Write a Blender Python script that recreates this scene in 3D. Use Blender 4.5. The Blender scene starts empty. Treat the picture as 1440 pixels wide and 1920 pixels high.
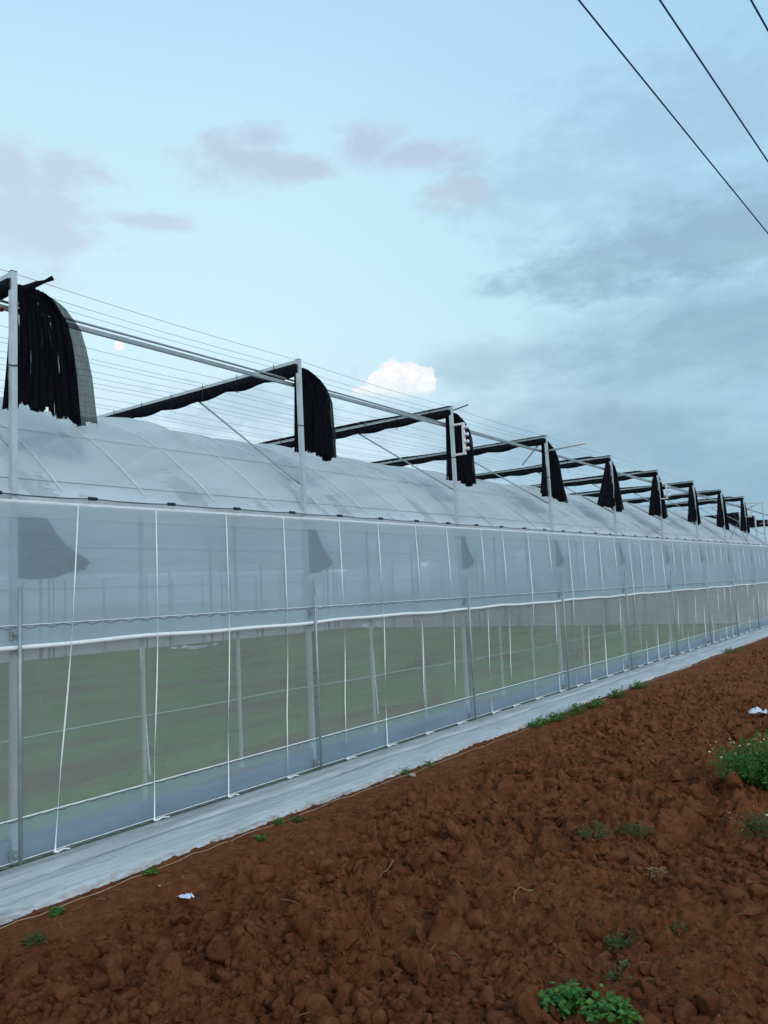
import bpy, math, random
import numpy as np
from mathutils import Vector, Matrix
random.seed(7); RNG = np.random.default_rng(11)
sc = bpy.context.scene
col = sc.collection

# ------------------------------------------------------------------ camera
F, PITCH, ROLL, YAW = 1462.4257, 0.09789, -0.04827, 0.62533
CAM = np.array([5.17518, 0.0, 1.68877])
fw = np.array([-math.sin(YAW)*math.cos(PITCH), math.cos(YAW)*math.cos(PITCH), math.sin(PITCH)])
r0 = np.array([math.cos(YAW), math.sin(YAW), 0.0]); u0 = np.cross(r0, fw)
cr, sr = math.cos(ROLL), math.sin(ROLL)
rt, up = cr*r0 + sr*u0, -sr*r0 + cr*u0
cd = bpy.data.cameras.new('camera'); cam = bpy.data.objects.new('camera', cd); col.objects.link(cam)
cd.sensor_fit = 'VERTICAL'; cd.sensor_height = 36.0; cd.lens = F/1920*36.0
cd.clip_start = 0.05; cd.clip_end = 6000
m = Matrix(((rt[0], up[0], -fw[0], CAM[0]), (rt[1], up[1], -fw[1], CAM[1]), (rt[2], up[2], -fw[2], CAM[2]), (0, 0, 0, 1)))
cam.matrix_world = m
sc.camera = cam
sc.render.resolution_x = 768; sc.render.resolution_y = 1024

def ray(px, py): return fw*F + rt*(px-720) - up*(py-960)
Y0 = 2.83885; BAY = 3.0; SL = -0.01681/3
def gz(y): return SL*(y-Y0)                       # ground falls very gently
def onG(px, py, z=0):
    d = ray(px, py); t = (z - SL*Y0 - CAM[2])/(d[2]-SL*d[1]); return CAM + t*d
def onX(px, py, x=0): d = ray(px, py); return CAM + d*(x-CAM[0])/d[0]
def onY(px, py, y): d = ray(px, py); return CAM + d*(y-CAM[1])/d[1]
def onZ(px, py, z): d = ray(px, py); return CAM + d*(z-CAM[2])/d[2]
def azel(px, py):
    d = ray(px, py); d = d/np.linalg.norm(d); return math.atan2(d[0], d[1]), math.asin(d[2])

# ------------------------------------------------------------------ colour management / render
sc.view_settings.view_transform = 'Standard'; sc.view_settings.look = 'None'
sc.view_settings.exposure = 0.0; sc.view_settings.gamma = 1.0
sc.render.engine = 'CYCLES'
sc.cycles.transparent_max_bounces = 24; sc.cycles.max_bounces = 6
sc.cycles.diffuse_bounces = 3; sc.cycles.glossy_bounces = 2; sc.cycles.transmission_bounces = 4
sc.cycles.caustics_reflective = False; sc.cycles.caustics_refractive = False

def lin(r, g, b):
    f = lambda c: (c/255/12.92) if c/255 <= 0.04045 else ((c/255+0.055)/1.055)**2.4
    return (f(r), f(g), f(b), 1.0)

class NT:
    """tiny node-tree helper"""
    def __init__(s, tree): s.t = tree; s.n = tree.nodes; s.l = tree.links; s.n.clear()
    def node(s, typ, **kw):
        n = s.n.new(typ)
        for k, v in kw.items():
            if k == 'inp':
                for a, b in v.items(): s.put(n, a, b)
            else: setattr(n, k, v)
        return n
    def put(s, n, a, b):
        i = n.inputs[a]
        if isinstance(b, bpy.types.NodeSocket): s.l.new(b, i)
        elif isinstance(b, bpy.types.Node): s.l.new(b.outputs[0], i)
        else: i.default_value = b
    def math(s, op, a, b=0.0, c=0.0, clamp=False):
        n = s.n.new('ShaderNodeMath'); n.operation = op; n.use_clamp = clamp
        s.put(n, 0, a); s.put(n, 1, b); s.put(n, 2, c); return n.outputs[0]
    def mix(s, f, a, b):
        n = s.n.new('ShaderNodeMix'); n.data_type = 'RGBA'; n.clamp_factor = True
        s.put(n, 0, f); s.put(n, 6, a); s.put(n, 7, b); return n.outputs[2]
    def ss(s, v, lo, hi):
        n = s.n.new('ShaderNodeMapRange'); n.interpolation_type = 'SMOOTHSTEP'
        s.put(n, 0, v); s.put(n, 1, lo); s.put(n, 2, hi); return n.outputs[0]
    def noise(s, vec, scale, detail=4, rough=0.55, dist=0.0):
        n = s.n.new('ShaderNodeTexNoise')
        if vec is not None: s.put(n, 'Vector', vec)
        n.inputs['Scale'].default_value = scale; n.inputs['Detail'].default_value = detail
        n.inputs['Roughness'].default_value = rough; n.inputs['Distortion'].default_value = dist
        return n.outputs[0]
    def mapping(s, vec, scale=(1, 1, 1), loc=(0, 0, 0), rot=(0, 0, 0)):
        n = s.n.new('ShaderNodeMapping'); s.put(n, 0, vec)
        n.inputs['Scale'].default_value = scale; n.inputs['Location'].default_value = loc; n.inputs['Rotation'].default_value = rot
        return n.outputs[0]

# ------------------------------------------------------------------ world
SUN_EL, SUN_ROT = math.radians(9), math.radians(118)
w = bpy.data.worlds.new('World'); sc.world = w; w.use_nodes = True
N = NT(w.node_tree)
tc = N.node('ShaderNodeTexCoord')
sep = N.node('ShaderNodeSeparateXYZ', inp={0: tc.outputs['Generated']})
az = N.math('ARCTAN2', sep.outputs[0], sep.outputs[1]); el = N.math('ARCSINE', sep.outputs[2])
ae = N.node('ShaderNodeCombineXYZ', inp={0: az, 1: el}).outputs[0]
sky = N.node('ShaderNodeTexSky', sky_type='NISHITA', sun_disc=False, sun_elevation=SUN_EL, sun_rotation=SUN_ROT,
             altitude=50.0, air_density=1.0, dust_density=1.2, ozone_density=1.5)
# the clear dusk sky: pale near the horizon, bluer higher up and towards the right
elr = N.node('ShaderNodeValToRGB', inp={0: N.math('DIVIDE', el, 1.2)})
cr_ = elr.color_ramp; cr_.elements[0].position = 0.0; cr_.elements[0].color = lin(186, 212, 228)
cr_.elements[1].position = 1.0; cr_.elements[1].color = lin(120, 168, 218)
for p_, c_ in ((0.16, lin(214, 238, 250)), (0.27, lin(214, 246, 255)), (0.42, lin(204, 240, 255)), (0.56, lin(190, 227, 255)), (0.75, lin(165, 210, 248))):
    e_ = cr_.elements.new(p_); e_.color = c_
east = N.ss(az, -0.85, 0.1)
clear = N.mix(N.math('MULTIPLY', east, 0.72), elr.outputs[0], lin(155, 206, 242))
skyc = N.node('ShaderNodeVectorMath', operation='SCALE', inp={0: sky.outputs[0], 'Scale': 0.2}).outputs[0]
base = N.mix(0.06, clear, skyc)
n1 = N.noise(N.mapping(ae, (1.0, 2.2, 1)), 7.0, 7, 0.6)
n2 = N.noise(N.mapping(ae, (1.0, 2.0, 1), (3, 1, 0)), 17.0, 5, 0.6)
n3 = N.noise(N.mapping(ae, (1.0, 1.0, 1), (7, 1, 0)), 75.0, 4, 0.55)
def blob(px, py, wx, wy, amp=0.9, noise=n2):
    """soft elliptical mask at a fixed azimuth and elevation, frayed by noise"""
    a, e = azel(px, py); wa, we = wx/F, wy/F
    dx = N.math('DIVIDE', N.math('SUBTRACT', az, a), wa/math.cos(e)); dy = N.math('DIVIDE', N.math('SUBTRACT', el, e), we)
    d = N.math('SQRT', N.math('ADD', N.math('MULTIPLY', dx, dx), N.math('MULTIPLY', dy, dy)))
    return N.math('ADD', d, N.math('MULTIPLY', N.math('SUBTRACT', noise, 0.5), amp*3.0))
def fmax(l, lo, hi):
    d = l[0]
    for k in l[1:]: d = N.math('MINIMUM', d, k)
    return N.math('SUBTRACT', 1.0, N.ss(d, lo, hi))
# big grey bank low on the right
bank = fmax([blob(1500, 930, 640, 230, .5, n1), blob(1350, 650, 330, 110, .6, n1), blob(1360, 455, 260, 75, .9, n2), blob(1120, 510, 190, 34, .7, n2), blob(1180, 820, 350, 105, 0.5, n1)], 0.25, 1.45)
b2 = N.mix(N.math('MULTIPLY', bank, 0.88), base, N.mix(N.ss(n1, 0.3, 0.75), lin(145, 179, 202), lin(162, 196, 215)))
up_ = fmax([blob(1280, 400, 260, 90, .9, n2), blob(1300, 220, 230, 90, .9, n2), blob(1000, 345, 160, 45, .9, n2)], 0.2, 1.6)
b2 = N.mix(N.math('MULTIPLY', up_, 0.40), b2, lin(150, 182, 210))
mauve = fmax([blob(455, 300, 105, 42, 0.8), blob(540, 315, 80, 26, 0.8), blob(490, 262, 60, 26, 0.8), blob(690, 268, 62, 36, 0.8), blob(790, 290, 95, 28, 0.8)], 0.3, 1.35)
b2 = N.mix(N.math('MULTIPLY', mauve, 0.62), b2, lin(184, 194, 220))
mauve2 = fmax([blob(25, 400, 125, 85, 0.8), blob(100, 440, 75, 38, 0.8), blob(20, 320, 60, 40, 0.8), blob(290, 415, 70, 15, 0.9), blob(110, 320, 70, 25, 1.0), blob(870, 360, 60, 25, 1.0)], 0.3, 1.5)
b2 = N.mix(N.math('MULTIPLY', mauve2, 0.6), b2, lin(192, 202, 222))
lowp = fmax([blob(480, 770, 170, 60, 1.3, n2), blob(760, 790, 130, 40, 1.2, n2), blob(900, 690, 120, 50, 1.0, n1)], 0.2, 1.3)
b2 = N.mix(N.math('MULTIPLY', lowp, 0.5), b2, lin(165, 195, 216))
# sunlit cumulus
cum = fmax([blob(738, 700, 27, 24, .42, n3), blob(770, 703, 26, 22, .42, n3), blob(796, 716, 22, 26, .42, n3), blob(712, 714, 24, 20, .42, n3), blob(752, 724, 62, 20, .42, n3), blob(690, 733, 30, 10, .28, n3)], 0.86, 1.12)
cumfade = N.ss(el, azel(745, 752)[1], azel(745, 728)[1])
b2 = N.mix(N.math('MULTIPLY', cum, cumfade), b2, N.mix(N.ss(n3, 0.35, 0.6), lin(238, 244, 250), (1.03, 1.01, 1.0, 1)))
glow = fmax([blob(730, 735, 95, 26, 0.6, n2)], 0.2, 1.2)
b2 = N.mix(N.math('MULTIPLY', glow, 0.45), b2, lin(222, 240, 248))
# sunset-side sky, unseen behind the viewer's right shoulder, brightened to light the wall
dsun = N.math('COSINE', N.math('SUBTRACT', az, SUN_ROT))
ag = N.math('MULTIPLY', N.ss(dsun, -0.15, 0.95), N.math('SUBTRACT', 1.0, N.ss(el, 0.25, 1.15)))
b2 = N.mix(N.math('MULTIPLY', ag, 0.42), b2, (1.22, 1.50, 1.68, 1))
b2 = N.mix(N.math('MULTIPLY', N.ss(el, 0.75, 1.25), 0.8), b2, (0.80, 1.02, 1.20, 1))  # overhead sky above the view, brightened to put more light on the film
# below the horizon: dull earth light
b2 = N.mix(N.ss(el, -0.02, -0.12), b2, (0.10, 0.09, 0.08, 1))
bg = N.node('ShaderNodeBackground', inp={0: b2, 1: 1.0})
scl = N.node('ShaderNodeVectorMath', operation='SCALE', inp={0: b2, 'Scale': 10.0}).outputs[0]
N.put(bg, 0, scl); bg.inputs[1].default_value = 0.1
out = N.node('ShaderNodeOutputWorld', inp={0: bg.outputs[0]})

sd = bpy.data.lights.new('sun', 'SUN'); so = bpy.data.objects.new('sun', sd); col.objects.link(so)
sd.energy = 1.0; sd.angle = math.radians(14); sd.color = (1.0, 0.9, 0.82)
sdir = Vector((math.sin(SUN_ROT)*math.cos(math.radians(28)), math.cos(SUN_ROT)*math.cos(math.radians(28)), math.sin(math.radians(28))))
so.rotation_euler = sdir.to_track_quat('Z', 'Y').to_euler()

# ------------------------------------------------------------------ helpers
def tag(o, label=None, cat=None, group=None, kind=None):
    if label: o['label'] = label
    if cat: o['category'] = cat
    if group: o['group'] = group
    if kind: o['kind'] = kind
    return o
def empty(name, loc=(0, 0, 0), label=None, cat=None, group=None):
    o = bpy.data.objects.new(name, None); col.objects.link(o); o.location = loc; o.empty_display_size = 0.1
    return tag(o, label, cat, group)

class MB:
    def __init__(s): s.v = []; s.f = []; s.n = 0
    def add(s, v, f):
        v = np.asarray(v, float).reshape(-1, 3)
        s.v.append(v)
        for q in f: s.f.append(tuple(int(i)+s.n for i in q))
        s.n += len(v); return s
    def box(s, a, b):
        x0, y0, z0 = a; x1, y1, z1 = b
        return s.add([(x0,y0,z0),(x1,y0,z0),(x1,y1,z0),(x0,y1,z0),(x0,y0,z1),(x1,y0,z1),(x1,y1,z1),(x0,y1,z1)],
                     [(0,3,2,1),(4,5,6,7),(0,1,5,4),(1,2,6,5),(2,3,7,6),(3,0,4,7)])
    def bar(s, p, q, w_, h_, upv=(0, 0, 1)):
        p, q = Vector(p), Vector(q); d = (q-p).normalized(); u = Vector(upv)
        sd_ = d.cross(u).normalized(); u = sd_.cross(d)
        V = []
        for c in (p, q):
            for a, b in ((-1,-1),(1,-1),(1,1),(-1,1)): V.append(c + sd_*a*w_/2 + u*b*h_/2)
        return s.add([tuple(x) for x in V], [(0,1,2,3),(7,6,5,4),(0,4,5,1),(1,5,6,2),(2,6,7,3),(3,7,4,0)])
    def tube(s, pts, r, n=8, cap=True):
        P = [Vector(p) for p in pts]; V = []; k = len(P)
        R = r if hasattr(r, '__len__') else [r]*k
        ref = None
        for i, p in enumerate(P):
            d = (P[min(i+1, k-1)]-P[max(i-1, 0)]).normalized()
            if ref is None: ref = Vector((0, 0, 1)) if abs(d.z) < 0.9 else Vector((1, 0, 0))
            a = d.cross(ref).normalized(); b = a.cross(d); ref = b
            for j in range(n):
                t = 2*math.pi*j/n; V.append(tuple(p + (a*math.cos(t)+b*math.sin(t))*R[i]))
        f = [(i*n+j, i*n+(j+1) % n, (i+1)*n+(j+1) % n, (i+1)*n+j) for i in range(k-1) for j in range(n)]
        if cap: f += [tuple(range(n))[::-1], tuple((k-1)*n+j for j in range(n))]
        return s.add(V, f)
    def grid(s, P):                                # P: (a, b, 3) array
        a, b = P.shape[:2]
        i = np.arange(a*b).reshape(a, b)
        q = np.stack([i[:-1, :-1], i[1:, :-1], i[1:, 1:], i[:-1, 1:]], -1).reshape(-1, 4)
        return s.add(P.reshape(-1, 3), q.tolist())
    def build(s, name, mat, parent=None, smooth=False, off=None):
        V = np.concatenate(s.v)
        if parent is not None and parent.type == 'EMPTY': V = V - np.array(parent.location)
        if off is not None: V = V - np.array(off)
        me = bpy.data.meshes.new(name); me.from_pydata(V.tolist(), [], s.f)
        if smooth: me.polygons.foreach_set('use_smooth', [True]*len(me.polygons))
        me.materials.append(mat); me.update()
        o = bpy.data.objects.new(name, me); col.objects.link(o)
        if parent is not None: o.parent = parent
        if off is not None: o.location = off
        return o
def fast_mesh(name, V, Fc, mat, smooth=False):
    """numpy arrays -> mesh object; Fc is an (n, 3 or 4) int array"""
    me = bpy.data.meshes.new(name); k = Fc.shape[1]
    me.vertices.add(len(V)); me.vertices.foreach_set('co', V.astype(np.float32).ravel())
    me.loops.add(Fc.size); me.loops.foreach_set('vertex_index', Fc.astype(np.int32).ravel())
    me.polygons.add(len(Fc)); me.polygons.foreach_set('loop_start', np.arange(0, Fc.size, k, dtype=np.int32))
    me.polygons.foreach_set('loop_total', np.full(len(Fc), k, dtype=np.int32))
    me.update(calc_edges=True); me.validate()
    if smooth: me.polygons.foreach_set('use_smooth', np.ones(len(me.polygons), dtype=bool))
    me.materials.append(mat)
    o = bpy.data.objects.new(name, me); col.objects.link(o); return o
def copy_part(o, parent, dloc):
    c = o.copy(); col.objects.link(c); c.parent = parent
    c.location = Vector(o.location) + Vector(dloc)
    for ch in list(o.children):
        g = ch.copy(); col.objects.link(g); g.parent = c
    return c

# ------------------------------------------------------------------ materials
def mat(name):
    m_ = bpy.data.materials.new(name); m_.use_nodes = True; return m_, NT(m_.node_tree)
def simple(name, color, rough=0.6, metal=0.0, nscale=20, namp=0.25, bump=0.0, bscale=60, spec=0.5, stretch=(1, 1, 1)):
    m_, n = mat(name)
    g = n.node('ShaderNodeNewGeometry'); v = n.mapping(g.outputs['Position'], stretch)
    nz = n.noise(v, nscale, 5, 0.6)
    c2 = tuple(c*(1-namp) for c in color[:3])+(1,); c3 = tuple(min(1, c*(1+namp)) for c in color[:3])+(1,)
    b = n.node('ShaderNodeBsdfPrincipled', inp={'Base Color': n.mix(n.ss(nz, 0.3, 0.7), c2, c3), 'Roughness': rough, 'Metallic': metal, 'Specular IOR Level': spec})
    if bump:
        bp = n.node('ShaderNodeBump', inp={'Strength': bump, 'Height': n.noise(v, bscale, 4, 0.6)}); bp.inputs['Distance'].default_value = 0.01
        n.put(b, 'Normal', bp.outputs[0])
    n.node('ShaderNodeOutputMaterial', inp={0: b.outputs[0]}); return m_
def film(name, color, opacity, gloss=0.12, rough=0.25, streak=None, trans=0.5, bump=0.15, bstretch=(4, 1.2, 1.2), var=0.06, ripple=False):
    """thin milky plastic: part see-through, part scattering both ways, a little sheen"""
    m_, n = mat(name)
    g = n.node('ShaderNodeNewGeometry'); pos = g.outputs['Position']
    v = n.mapping(pos, bstretch); nz = n.noise(v, 1.6, 5, 0.6)
    op = n.math('ADD', opacity-var, n.math('MULTIPLY', nz, 2*var))
    colr = n.mix(n.ss(n.noise(n.mapping(pos, (1, .5, 1)), 1.1, 4), 0.3, 0.7), tuple(c*0.93 for c in color[:3])+(1,), tuple(min(1, c*1.05) for c in color[:3])+(1,))
    if streak:
        sy = n.node('ShaderNodeSeparateXYZ', inp={0: pos}); pn = n.math('FLOOR', n.math('DIVIDE', n.math('SUBTRACT', sy.outputs[1], 3.22), 0.74))
        wn = n.node('ShaderNodeTexWhiteNoise', noise_dimensions='1D', inp={'W': pn}).outputs[0]
        op = n.math('ADD', op, n.math('MULTIPLY', n.math('SUBTRACT', wn, 0.5), 0.12), clamp=True)
    if streak:                                    # wet clear patches: blobs stretched along the hoops
        p = n.noise(n.mapping(pos, (0.7, 1.9, 0.7), (3.3, 0, 0)), 1.25, 2, 0.5)
        edge = n.noise(n.mapping(pos, (12, 1.3, 12)), 3.0, 4, 0.7)
        mk = n.ss(n.math('ADD', p, n.math('MULTIPLY', n.math('SUBTRACT', edge, .5), .22)), 0.58, 0.62)
        op = n.math('SUBTRACT', op, n.math('MULTIPLY', mk, streak))
        colr = n.mix(n.math('MULTIPLY', mk, 0.8), colr, tuple(c*0.78 for c in color[:3])+(1,))
    bp = n.node('ShaderNodeBump', inp={'Strength': bump, 'Height': n.noise(n.mapping(pos, bstretch), 3.0, 5, 0.65)}); bp.inputs['Distance'].default_value = 0.03
    if streak:
        rp_ = n.noise(n.mapping(pos, (22, 2.0, 22)), 1.6, 4, 0.7)
        b3 = n.node('ShaderNodeBump', inp={'Strength': 0.35, 'Height': n.math('MULTIPLY', rp_, n.ss(n.noise(n.mapping(pos, (1, 1, 1), (5, 2, 0)), .8, 2), 0.45, 0.6)), 'Normal': bp.outputs[0]}); b3.inputs['Distance'].default_value = 0.03; bp = b3
    d = n.node('ShaderNodeBsdfDiffuse', inp={0: colr, 'Normal': bp.outputs[0]})
    t = n.node('ShaderNodeBsdfTranslucent', inp={0: colr, 'Normal': bp.outputs[0]})
    dt = n.node('ShaderNodeMixShader', inp={0: trans, 1: d.outputs[0], 2: t.outputs[0]})
    gl = n.node('ShaderNodeBsdfGlossy', inp={0: (.9, .95, 1, 1), 'Roughness': rough, 'Normal': bp.outputs[0]})
    dg = n.node('ShaderNodeMixShader', inp={0: gloss, 1: dt.outputs[0], 2: gl.outputs[0]})
    tr = n.node('ShaderNodeBsdfTransparent')
    mx = n.node('ShaderNodeMixShader', inp={0: op, 1: tr.outputs[0], 2: dg.outputs[0]})
    n.node('ShaderNodeOutputMaterial', inp={0: mx.outputs[0]}); return m_

M_galv = simple('galvanised_steel', (0.52, 0.57, 0.58, 1), 0.42, 0.4, 9, 0.07, 0.0)
M_galvd = simple('dull_steel', (0.34, 0.38, 0.39, 1), 0.5, 0.5, 12, 0.1)
M_white = simple('white_paint', (0.72, 0.74, 0.74, 1), 0.5, 0, 30, 0.1)
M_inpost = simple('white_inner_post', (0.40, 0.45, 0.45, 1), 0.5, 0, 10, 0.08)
M_strap = simple('white_webbing', (0.85, 0.87, 0.86, 1), 0.7, 0, 60, 0.08, 0.2, 200)
M_black = simple('black_rubber', (0.018, 0.02, 0.03, 1), 0.5, 0, 30, 0.3)
M_wire = simple('support_wire_grey', (0.30, 0.36, 0.40, 1), 0.5, 0.4, 30, 0.1)
M_cable = simple('cable_sheath', (0.015, 0.045, 0.16, 1), 0.5, 0, 3, 0.2)
M_spring = simple('lock_wire_dark', (0.06, 0.07, 0.08, 1), 0.45, 0.5, 30, 0.2)
M_roof = film('roof_film_material', (0.76, 0.79, 0.81, 1), 0.84, gloss=0.11, rough=0.3, streak=0.24, trans=0.45, bump=0.25)
M_side = film('side_film_material', (0.54, 0.69, 0.77, 1), 0.66, gloss=0.07, rough=0.35, trans=0.45, bump=0.2, bstretch=(1, .35, 2.2))
M_side2 = film('film_doubled_material', (0.72, 0.80, 0.82, 1), 0.5, gloss=0.06, rough=0.35, trans=0.45, bump=0.2, bstretch=(1, .35, 2.2))
M_skirt = film('skirt_film_material', (0.54, 0.66, 0.76, 1), 0.5, gloss=0.06, rough=0.35, trans=0.4, bump=0.3, bstretch=(1, .6, 4))
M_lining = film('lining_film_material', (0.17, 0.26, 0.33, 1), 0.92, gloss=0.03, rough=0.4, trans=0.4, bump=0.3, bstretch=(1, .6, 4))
M_net = film('insect_net_material', (0.54, 0.58, 0.54, 1), 0.40, gloss=0.0, trans=0.45, bump=0.0, var=0.08, bstretch=(1, .45, 9))
M_farw = film('far_film_material', (0.66, 0.66, 0.72, 1), 0.86, gloss=0.0, trans=0.5)

def netmat(name, op, c):
    m_, n = mat(name)
    g = n.node('ShaderNodeNewGeometry'); v = n.mapping(g.outputs['Position'], (14, 14, 1.2))
    nz = n.noise(v, 4.0, 4, 0.6)
    o_ = n.math('ADD', op-0.1, n.math('MULTIPLY', nz, 0.25), clamp=True)
    if op > .9: o_ = n.math('SUBTRACT', o_, n.math('MULTIPLY', n.ss(n.noise(n.mapping(g.outputs['Position'], (30, 30, 2.2), (4, 1, 0)), 1.0, 3, 0.6), 0.54, 0.62), 0.55), clamp=True)
    d = n.node('ShaderNodeBsdfPrincipled', inp={'Base Color': n.mix(nz, tuple(x*.5 for x in c[:3])+(1,), c), 'Roughness': 1.0, 'Specular IOR Level': 0.05})
    tr = n.node('ShaderNodeBsdfTransparent')
    mx = n.node('ShaderNodeMixShader', inp={0: o_, 1: tr.outputs[0], 2: d.outputs[0]})
    n.node('ShaderNodeOutputMaterial', inp={0: mx.outputs[0]}); return m_
M_shade = netmat('black_shade_cloth', 0.965, (0.010, 0.011, 0.016, 1))
M_rolled = simple('rolled_shade_cloth', (0.009, 0.010, 0.014, 1), 1.0, 0, 20, 0.4, 0.4, 60, 0.05)
M_shade1 = netmat('single_layer_shade_cloth', 0.82, (0.03, 0.045, 0.055, 1))

def soil_mat():
    m_, n = mat('red_soil')
    g = n.node('ShaderNodeNewGeometry'); pos = g.outputs['Position']
    a = n.noise(pos, 1.3, 5, 0.6); b = n.noise(pos, 14, 6, 0.65); c = n.noise(pos, 95, 4, 0.7)
    c1 = n.mix(n.ss(a, 0.35, 0.65), (0.135, 0.040, 0.017, 1), (0.21, 0.064, 0.025, 1))
    vo = n.node('ShaderNodeTexVoronoi', inp={'Vector': pos, 'Scale': 13.0}); vb = n.node('ShaderNodeSeparateColor', inp={0: vo.outputs['Color']}).outputs[0]
    c1 = n.mix(n.math('MULTIPLY', vb, 0.55), c1, (0.26, 0.098, 0.042, 1))
    c1 = n.mix(n.math('MULTIPLY', n.ss(n.noise(pos, 2.6, 3), 0.5, 0.68), 0.5), c1, (0.085, 0.033, 0.017, 1))
    c2 = n.mix(n.ss(b, 0.40, 0.75), c1, (0.30, 0.115, 0.048, 1))
    c3 = n.mix(n.math('MULTIPLY', n.ss(c, 0.45, 0.75), 0.45), c2, (0.10, 0.034, 0.015, 1))
    fleck = n.ss(n.noise(pos, 210, 2, 0.5), 0.76, 0.80)
    c4 = n.mix(n.math('MULTIPLY', fleck, 0.6), c3, (0.34, 0.2, 0.12, 1))
    h = n.math('ADD', n.math('MULTIPLY', n.noise(pos, 38, 8, 0.78), 1.1), n.math('MULTIPLY', c, 0.4))
    bp = n.node('ShaderNodeBump', inp={'Strength': 1.0, 'Height': h}); bp.inputs['Distance'].default_value = 0.03
    s = n.node('ShaderNodeBsdfPrincipled', inp={'Base Color': c4, 'Roughness': 1.0, 'Specular IOR Level': 0.08, 'Normal': bp.outputs[0]})
    n.node('ShaderNodeOutputMaterial', inp={0: s.outputs[0]}); return m_
M_soil = soil_mat()
def floor_mat():
    m_, n = mat('grassy_floor')
    g = n.node('ShaderNodeNewGeometry'); pos = g.outputs['Position']
    a = n.noise(n.mapping(pos, (1, .35, 1)), 1.1, 6, 0.65); b = n.noise(pos, 9, 6, 0.75)
    gr = n.mix(n.ss(b, 0.3, 0.7), (0.10, 0.19, 0.055, 1), (0.24, 0.37, 0.13, 1))
    br = n.mix(n.ss(b, 0.3, 0.7), (0.14, 0.10, 0.06, 1), (0.24, 0.17, 0.12, 1))
    c = n.mix(n.math('MULTIPLY', n.ss(a, 0.47, 0.58), 0.9), gr, br)
    bp = n.node('ShaderNodeBump', inp={'Strength': 0.8, 'Height': b}); bp.inputs['Distance'].default_value = 0.05
    s = n.node('ShaderNodeBsdfPrincipled', inp={'Base Color': c, 'Roughness': 1.0, 'Specular IOR Level': 0.1, 'Normal': bp.outputs[0]})
    n.node('ShaderNodeOutputMaterial', inp={0: s.outputs[0]}); return m_
M_floor = floor_mat()
def sheet_mat():
    m_, n = mat('white_ground_sheet')
    g = n.node('ShaderNodeNewGeometry'); pos = g.outputs['Position']
    a = n.noise(n.mapping(pos, (5, .8, 1)), 1.6, 5, 0.65); b = n.noise(n.mapping(pos, (3, 1, 1)), 12, 4, 0.6)
    c = n.mix(n.ss(a, 0.35, 0.7), (0.54, 0.56, 0.56, 1), (0.40, 0.43, 0.44, 1))
    c = n.mix(n.math('MULTIPLY', n.ss(n.math('ADD', a, n.math('MULTIPLY', b, .5)), 0.62, 0.95), n.math('SUBTRACT', 0.75, n.math('MULTIPLY', n.ss(n.node('ShaderNodeSeparateXYZ', inp={0: pos}).outputs[0], 0.2, 0.5), 0.6))), c, (0.30, 0.27, 0.23, 1))
    c = n.mix(n.math('MULTIPLY', n.ss(n.math('ADD', n.node('ShaderNodeSeparateXYZ', inp={0: pos}).outputs[0], n.math('MULTIPLY', b, .35)), 0.97, 1.12), 0.6), c, (0.17, 0.08, 0.045, 1))
    bp = n.node('ShaderNodeBump', inp={'Strength': 0.6, 'Height': n.noise(n.mapping(pos, (14, 1.2, 1)), 2.2, 5, 0.6)}); bp.inputs['Distance'].default_value = 0.03
    s = n.node('ShaderNodeBsdfPrincipled', inp={'Base Color': c, 'Roughness': 0.45, 'Normal': bp.outputs[0]})
    n.node('ShaderNodeOutputMaterial', inp={0: s.outputs[0]}); return m_
M_sheet = sheet_mat()
def leaf_mat(name, c1, c2, tr=0.35):
    m_, n = mat(name)
    g = n.node('ShaderNodeNewGeometry')
    c = n.mix(n.ss(n.noise(g.outputs['Position'], 26, 3, 0.6), 0.35, 0.65), c1, c2)
    d = n.node('ShaderNodeBsdfPrincipled', inp={'Base Color': c, 'Roughness': 0.55, 'Specular IOR Level': 0.3})
    t = n.node('ShaderNodeBsdfTranslucent', inp={0: c})
    mx = n.node('ShaderNodeMixShader', inp={0: tr, 1: d.outputs[0], 2: t.outputs[0]})
    n.node('ShaderNodeOutputMaterial', inp={0: mx.outputs[0]}); return m_
M_leaf = leaf_mat('green_leaf', (0.028, 0.125, 0.02, 1), (0.115, 0.27, 0.045, 1))
M_leafd = leaf_mat('dull_leaf', (0.05, 0.075, 0.02, 1), (0.11, 0.14, 0.045, 1))
M_stem = simple('plant_stem', (0.11, 0.10, 0.035, 1), 0.8, 0, 30, 0.3)
M_straw = simple('dry_straw', (0.27, 0.17, 0.09, 1), 0.9, 0, 30, 0.3)
M_petal = simple('white_petal', (0.78, 0.80, 0.62, 1), 0.7, 0, 30, 0.08)
M_yellow = simple('yellow_flower_centre', (0.65, 0.45, 0.05, 1), 0.7, 0, 30, 0.1)
M_scrap = simple('plastic_scrap', (0.62, 0.66, 0.76, 1), 0.4, 0, 30, 0.1, 0.3)
M_stone = simple('pale_stone', (0.36, 0.28, 0.21, 1), 0.9, 0, 30, 0.2, 0.6, 60)
M_cord = simple('pale_cord', (0.42, 0.33, 0.22, 1), 0.9, 0, 40, 0.2)
M_red = simple('red_cloth', (0.16, 0.015, 0.012, 1), 0.8, 0, 30, 0.3)

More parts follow.
